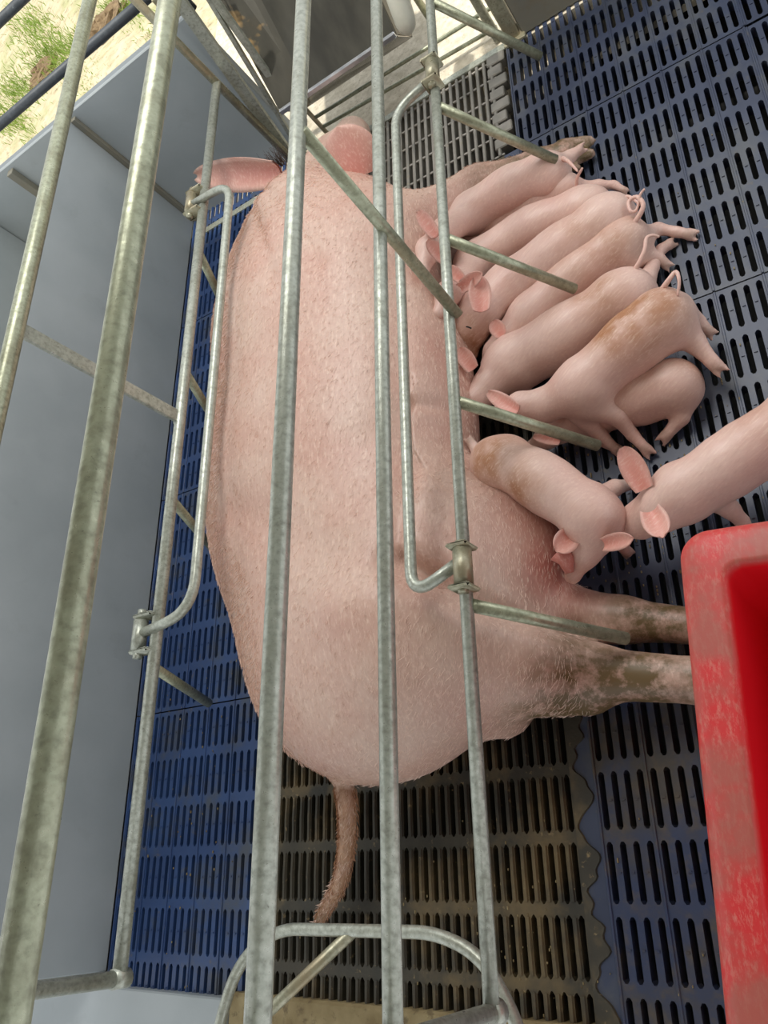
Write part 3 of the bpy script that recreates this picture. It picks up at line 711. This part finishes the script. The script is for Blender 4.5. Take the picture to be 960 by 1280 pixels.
cand2 = np.nonzero((NF[:, 2] > -.3) & (NF[:, 0] < -.3) & (v0[:, 0] < -1.1) & (v0[:, 1] < 1.9))[0]
strands(sow_o, 'back_bristles', 9000, .014, .0002, HAIRM, .35, cand2, (-.5, -1, 0))
cand3 = np.nonzero((v0[:, 1] < .15) & (v0[:, 0] < -.98))[0]
if len(cand3): strands(sow_o, 'tail_bristles', 1800, .011, .0002, HAIRT, .3, cand3, (-.5, -1, -.2))
mb = MB()
p0 = at(345, 202, .31)
for k in range(70):
    q = p0 + np.array([rng.normal(0, .018), rng.normal(0, .012), -.02]); a = rng.normal(0, .5); l = rng.uniform(.03, .055)
    mb.tube([q, q + np.array([math.sin(a) * l * .6, rng.normal(.3, .3) * l, l])], [.0009, .0003], 4)
o = mb.build('poll_bristles', HAIRD, sow_o); o['kind'] = 'stuff'

# ------------------------------------------------------------------ piglets
GP = 'piglets of the nursing litter'
def piglet(label, spine, head=None, legs=(), tail=None, ears=(), brown=(), dirt=(), pink=(), r=.044, tall=.012, h=.0052, tailr=.0048, rad=None):
    """spine: rump to shoulder as (px, py, z); head: [(px,py,z,r)...]; legs: lists of (px,py,z,r)"""
    pts = [np.array(at(*p)) for p in spine]; SP = spl(pts, 8); m = len(SP); prims = []
    for i in range(m - 1):
        t0 = i / (m - 1); t1 = (i + 1) / (m - 1)
        f = lambda t: (rad(t) if rad else r * (0.93 + 0.05 * math.sin(math.pi * t) + .055 * math.cos(4 * math.pi * t)))
        for dz in (tall, -tall):
            a = SP[i] + np.array([0, 0, dz]); b = SP[i + 1] + np.array([0, 0, dz]); prims.append(('c', a, b, f(t0), f(t1), .012))
    if head:
        H_ = [np.array(at(q[0], q[1], q[2])) for q in head]
        prims.append(('c', SP[-1], H_[0], r * .88, head[0][3], .03))
        for i in range(len(H_) - 1): prims.append(('c', H_[i], H_[i + 1], head[i][3], head[i + 1][3], .014))
        if len(H_) > 1:
            e = H_[-1]; d = H_[-1] - H_[-2]; d /= np.linalg.norm(d); prims.append(('c', e, e + d * .008, head[-1][3] * .98, head[-1][3] * 1.0, .003))
    for L in legs:
        Q = [np.array(at(q[0], q[1], q[2])) for q in L]
        for i in range(len(Q) - 1): prims.append(('c', Q[i], Q[i + 1], L[i][3], L[i + 1][3], .016 if i == 0 else .008))
    for L in legs:
        if len(L) < 3: continue
        Q0 = np.array(at(*L[-2][:3])); Q1 = np.array(at(*L[-1][:3])); d = Q1 - Q0; d /= np.linalg.norm(d) + 1e-9; sd = np.cross(d, camd(Q1)); sd /= np.linalg.norm(sd); rr_ = L[-1][3]
        for s_ in (-1, 1): prims.append(('c', Q1 + sd * s_ * rr_ * .55, Q1 + d * rr_ * 1.5 + sd * s_ * rr_ * .75, rr_ * .62, rr_ * .38, .002))
    # haunch and shoulder bulges
    ax_ = SP[2] - SP[0]; sd_ = np.array([-ax_[1], ax_[0], 0]); sd_ /= np.linalg.norm(sd_)
    for s_ in (-1, 1):
        prims.append(('e', SP[1] + sd_ * s_ * r * .42 + np.array([0, 0, -.004]), (r * .78, r * .78, r * .95), 0, .010))
        q = SP[-2] * .75 + SP[-1] * .25 + sd_ * s_ * r * .46 + np.array([0, 0, .004]); prims.append(('e', q, (r * .66, r * .66, r * .86), 0, .010))
    prims.append(('e', SP[1] * .75 + SP[2] * .25, (r * 1.10, r * 1.10, r + tall * 1.2), 0, .02))
    tubes = []
    if tail:
        tp = spl([at(*q) for q in tail], 16); n = len(tp); tubes.append((tp, [tailr * (1.25 - .75 * i / (n - 1)) for i in range(n)], .2))
    es = []
    for e in ears:
        b = np.array(at(*e[0])); t_ = np.array(at(*e[1])); fc = camd(b) if len(e) < 4 or e[3] is None else np.array(e[3], float)
        es.append((b, t_, e[2], fc, dict(th=.0016, cup=e[4] if len(e) > 4 else .3)))
    cv = lambda L, k=1.0: [(tuple(at(*q[0])), q[1] * k, q[2] * k) for q in L]
    # hooves and feet are a little browner
    foot = [((L[-1][0], L[-1][1], L[-1][2]), .022, .55) for L in legs]
    o, _, _ = pig_mesh('piglet', prims, h, es, SKIN_PIG, label, 'piglet', GP, cv(brown, 1.3), cv(list(dirt) + foot), cv(pink), tubes)
    return o

piglet('pink piglet nearest the sow front trotter, topmost of the row', [(690, 218, .105), (640, 236, .12), (588, 268, .12)],
       [(556, 290, .19, .034), (536, 312, .26, .030), (530, 334, .27, .016)],
       legs=[[(697, 208, .10, .030), (712, 196, .085, .016), (724, 188, .08, .012)], [(600, 262, .05, .02), (612, 250, .02, .011)]],
       tail=[(704, 198, .135), (712, 203, .145), (722, 214, .14)],
       ears=[((546, 296, .28), (524, 266, .31), .034), ((556, 325, .26), (534, 300, .31), .034)], r=.045)
piglet('piglet wedged behind the others with only its rump and upright tail showing', [(712, 240, .06), (672, 258, .06), (620, 285, .055)],
       [(585, 305, .06, .03), (560, 318, .08, .025), (548, 325, .08, .014)],
       legs=[[(722, 240, .05, .026), (748, 232, .035, .014), (768, 231, .02, .010), (780, 238, .012, .009)]],
       tail=[(722, 238, .085), (721, 224, .11), (728, 210, .13)], r=.037)
piglet('pale piglet second from the top with a grey-marked ear', [(742, 262, .07), (668, 288, .085), (594, 332, .09)],
       [(576, 354, .17, .036), (560, 368, .21, .030), (550, 388, .22, .016)],
       legs=[[(745, 255, .05, .026), (768, 250, .03, .013), (784, 256, .018, .010)]],
       ears=[((578, 350, .235), (560, 334, .26), .03), ((576, 360, .22), (604, 340, .24), .034)], r=.049)
PD = piglet('piglet with its whole face and open ear showing beside the crate stub', [(766, 276, .09), (705, 316, .105), (636, 362, .105)],
       [(600, 388, .14, .052), (589, 412, .13, .042), (586, 436, .11, .025)],
       legs=[[(772, 270, .07, .032), (790, 285, .04, .016), (800, 300, .02, .011)], [(632, 385, .06, .02), (622, 415, .03, .013), (612, 428, .015, .011)]],
       tail=[(772, 250, .12), (786, 246, .125), (800, 256, .12)],
       ears=[((602, 390, .20), (598, 348, .22), .052), ((580, 375, .16), (568, 352, .18), .03)],
       brown=[((590, 430, .12), .06, 1.0), ((592, 410, .16), .04, .4), ((720, 290, .15), .06, .35)], r=.056)
hb = at(597, 383, .197); MB().tube([hb + np.array([.001, .004, 0]), hb + np.array([-.001, -.004, .002])], [.0035, .003], 10).build('ear_opening', DARK, PD)
e0 = at(586, 409, .178); MB().tube(spl([e0 + np.array([-.006, .004, .0]), e0 + np.array([0, -.001, .002]), e0 + np.array([.006, -.006, .0])], 6), .0018, 8).build('eye', DARK, PD)
piglet('piglet with a tightly curled ring tail and stretched hind foot', [(786, 302, .075), (722, 348, .085), (664, 398, .085)],
       [(636, 420, .10, .034), (618, 440, .10, .026), (610, 452, .09, .015)],
       legs=[[(798, 300, .06, .030), (822, 286, .03, .014), (846, 290, .02, .0115), (862, 293, .013, .0125)], [(800, 320, .05, .028), (822, 322, .03, .014), (832, 330, .018, .011)]],
       tail=[(790, 282, .115), (800, 268, .13), (804, 255, .14), (796, 246, .145), (786, 252, .142), (788, 264, .14), (796, 262, .135), (800, 244, .15), (806, 236, .155)],
       ears=[((628, 420, .15), (616, 402, .17), .036)],
       brown=[((760, 300, .12), .08, .5), ((720, 340, .12), .07, .3)], r=.049)
piglet('white-haired piglet with a long bent tail, above the reddish one', [(788, 372, .085), (712, 418, .10), (640, 456, .10)],
       [(612, 482, .12, .038), (596, 500, .13, .030), (588, 516, .12, .017)],
       legs=[[(800, 365, .06, .032), (815, 335, .035, .015), (826, 312, .02, .012), (836, 306, .014, .012)], [(640, 480, .06, .022), (660, 498, .03, .014), (668, 508, .016, .011)]],
       tail=[(786, 348, .125), (798, 330, .14), (806, 312, .15), (808, 298, .155), (816, 294, .15), (824, 296, .14)],
       ears=[((592, 462, .17), (574, 436, .20), .038)],
       brown=[((745, 370, .15), .06, .6), ((690, 400, .14), .05, .25)], r=.059)
piglet('pale piglet squeezed underneath, its rump and bent hind leg free', [(848, 482, .052), (800, 498, .055), (740, 512, .05)],
       [(705, 535, .05, .03), (682, 548, .055, .024), (668, 556, .05, .015)],
       legs=[[(858, 492, .05, .028), (852, 522, .03, .016), (832, 545, .015, .012)], [(735, 525, .04, .018), (755, 552, .02, .012), (772, 562, .013, .011)]],
       ears=[((700, 552, .09), (668, 546, .10), .022)],
       brown=[((860, 455, .07), .05, .5), ((800, 470, .1), .05, .4)], r=.047)
piglet('reddish-backed piglet with a hooked tail lying on top of another', [(832, 398, .135), (792, 428, .145), (726, 486, .14)],
       [(682, 506, .135, .036), (650, 508, .15, .030), (628, 514, .15, .017)],
       legs=[[(848, 402, .12, .036), (868, 428, .09, .022), (890, 452, .07, .0135), (896, 458, .065, .013)], [(848, 385, .12, .030), (872, 402, .07, .015), (886, 414, .05, .011)],
             [(735, 505, .12, .034), (772, 520, .08, .020), (790, 543, .04, .013), (808, 562, .02, .012)], [(728, 520, .09, .025), (752, 545, .045, .014), (768, 560, .02, .011)]],
       tail=[(826, 364, .18), (836, 350, .20), (845, 340, .205), (849, 352, .20), (847, 370, .185)],
       ears=[((648, 514, .185), (612, 492, .20), .034)],
       brown=[((778, 398, .19), .09, 1.2), ((825, 385, .18), .06, .8), ((765, 425, .19), .05, .6)], r=.053)
piglet('piglet curled by the sow flank with its snout at a teat', [(622, 580, .20), (658, 592, .215), (704, 620, .205), (742, 648, .185)],
       [(742, 668, .175, .036), (730, 690, .165, .030), (718, 715, .15, .017)],
       legs=[[(622, 595, .17, .030), (655, 620, .14, .020), (688, 648, .11, .013), (700, 655, .10, .012)], [(735, 632, .15, .030), (768, 610, .09, .017), (785, 606, .03, .012)],
             [(612, 580, .17, .03), (598, 565, .19, .014), (588, 552, .19, .010)], [(752, 660, .14, .028), (772, 676, .07, .014), (784, 690, .02, .012)]],
       ears=[((716, 668, .205), (694, 690, .225), .045), ((756, 680, .20), (794, 672, .225), .032)],
       brown=[((618, 575, .25), .07, .9), ((655, 605, .25), .055, .8), ((640, 570, .22), .06, .6)], r=.053)
piglet('piglet standing at the right frame edge facing the sow, ears spread', [(1030, 500, .155), (960, 548, .16), (886, 598, .155), (850, 618, .15)],
       [(822, 638, .155, .040), (800, 650, .14, .034), (774, 656, .12, .020)],
       legs=[[(880, 612, .12, .032), (912, 636, .06, .018), (928, 652, .025, .013), (932, 662, .012, .013)], [(858, 600, .10, .028), (862, 590, .05, .016), (858, 592, .012, .013)],
             [(1030, 510, .12, .034), (1050, 540, .06, .016), (1056, 556, .012, .013)], [(1015, 490, .12, .034), (1010, 470, .06, .016), (1012, 478, .012, .013)]],
       tail=[(1040, 480, .19), (1060, 470, .21), (1062, 486, .2)],
       ears=[((806, 612, .20), (778, 560, .235), .046), ((814, 640, .205), (830, 674, .215), .046)],
       brown=[((940, 520, .2), .06, .3)], r=.050)

# ------------------------------------------------------------------ crumbs of feed and dry dung on the slats
mb = MB()
for (cx_, cy_, sx_, sy_, nn_) in ((700, 590, 60, 22, 70), (860, 530, 30, 40, 40), (640, 1150, 90, 60, 80), (800, 690, 60, 30, 50), (230, 1000, 40, 110, 50), (850, 300, 60, 100, 25)):
    for k in range(nn_):
        p = at(rng.normal(cx_, sx_), rng.normal(cy_, sy_), .003)
        q = (round((p[0] + .555) / .0246) * .0246 - .555) if p[0] > -.555 else p[0]
        a = rng.uniform(0, 3.14); l = rng.uniform(.0012, .0035)
        mb.box((q - l * .5, p[1] - l, .0005), (q + l * .5, p[1] + l, .0035), .0008)
tag(mb.build('feed_crumbs', MUCK, None, False), 'pale crumbs of feed and dry dung scattered over the slats', 'crumbs', None, 'stuff')
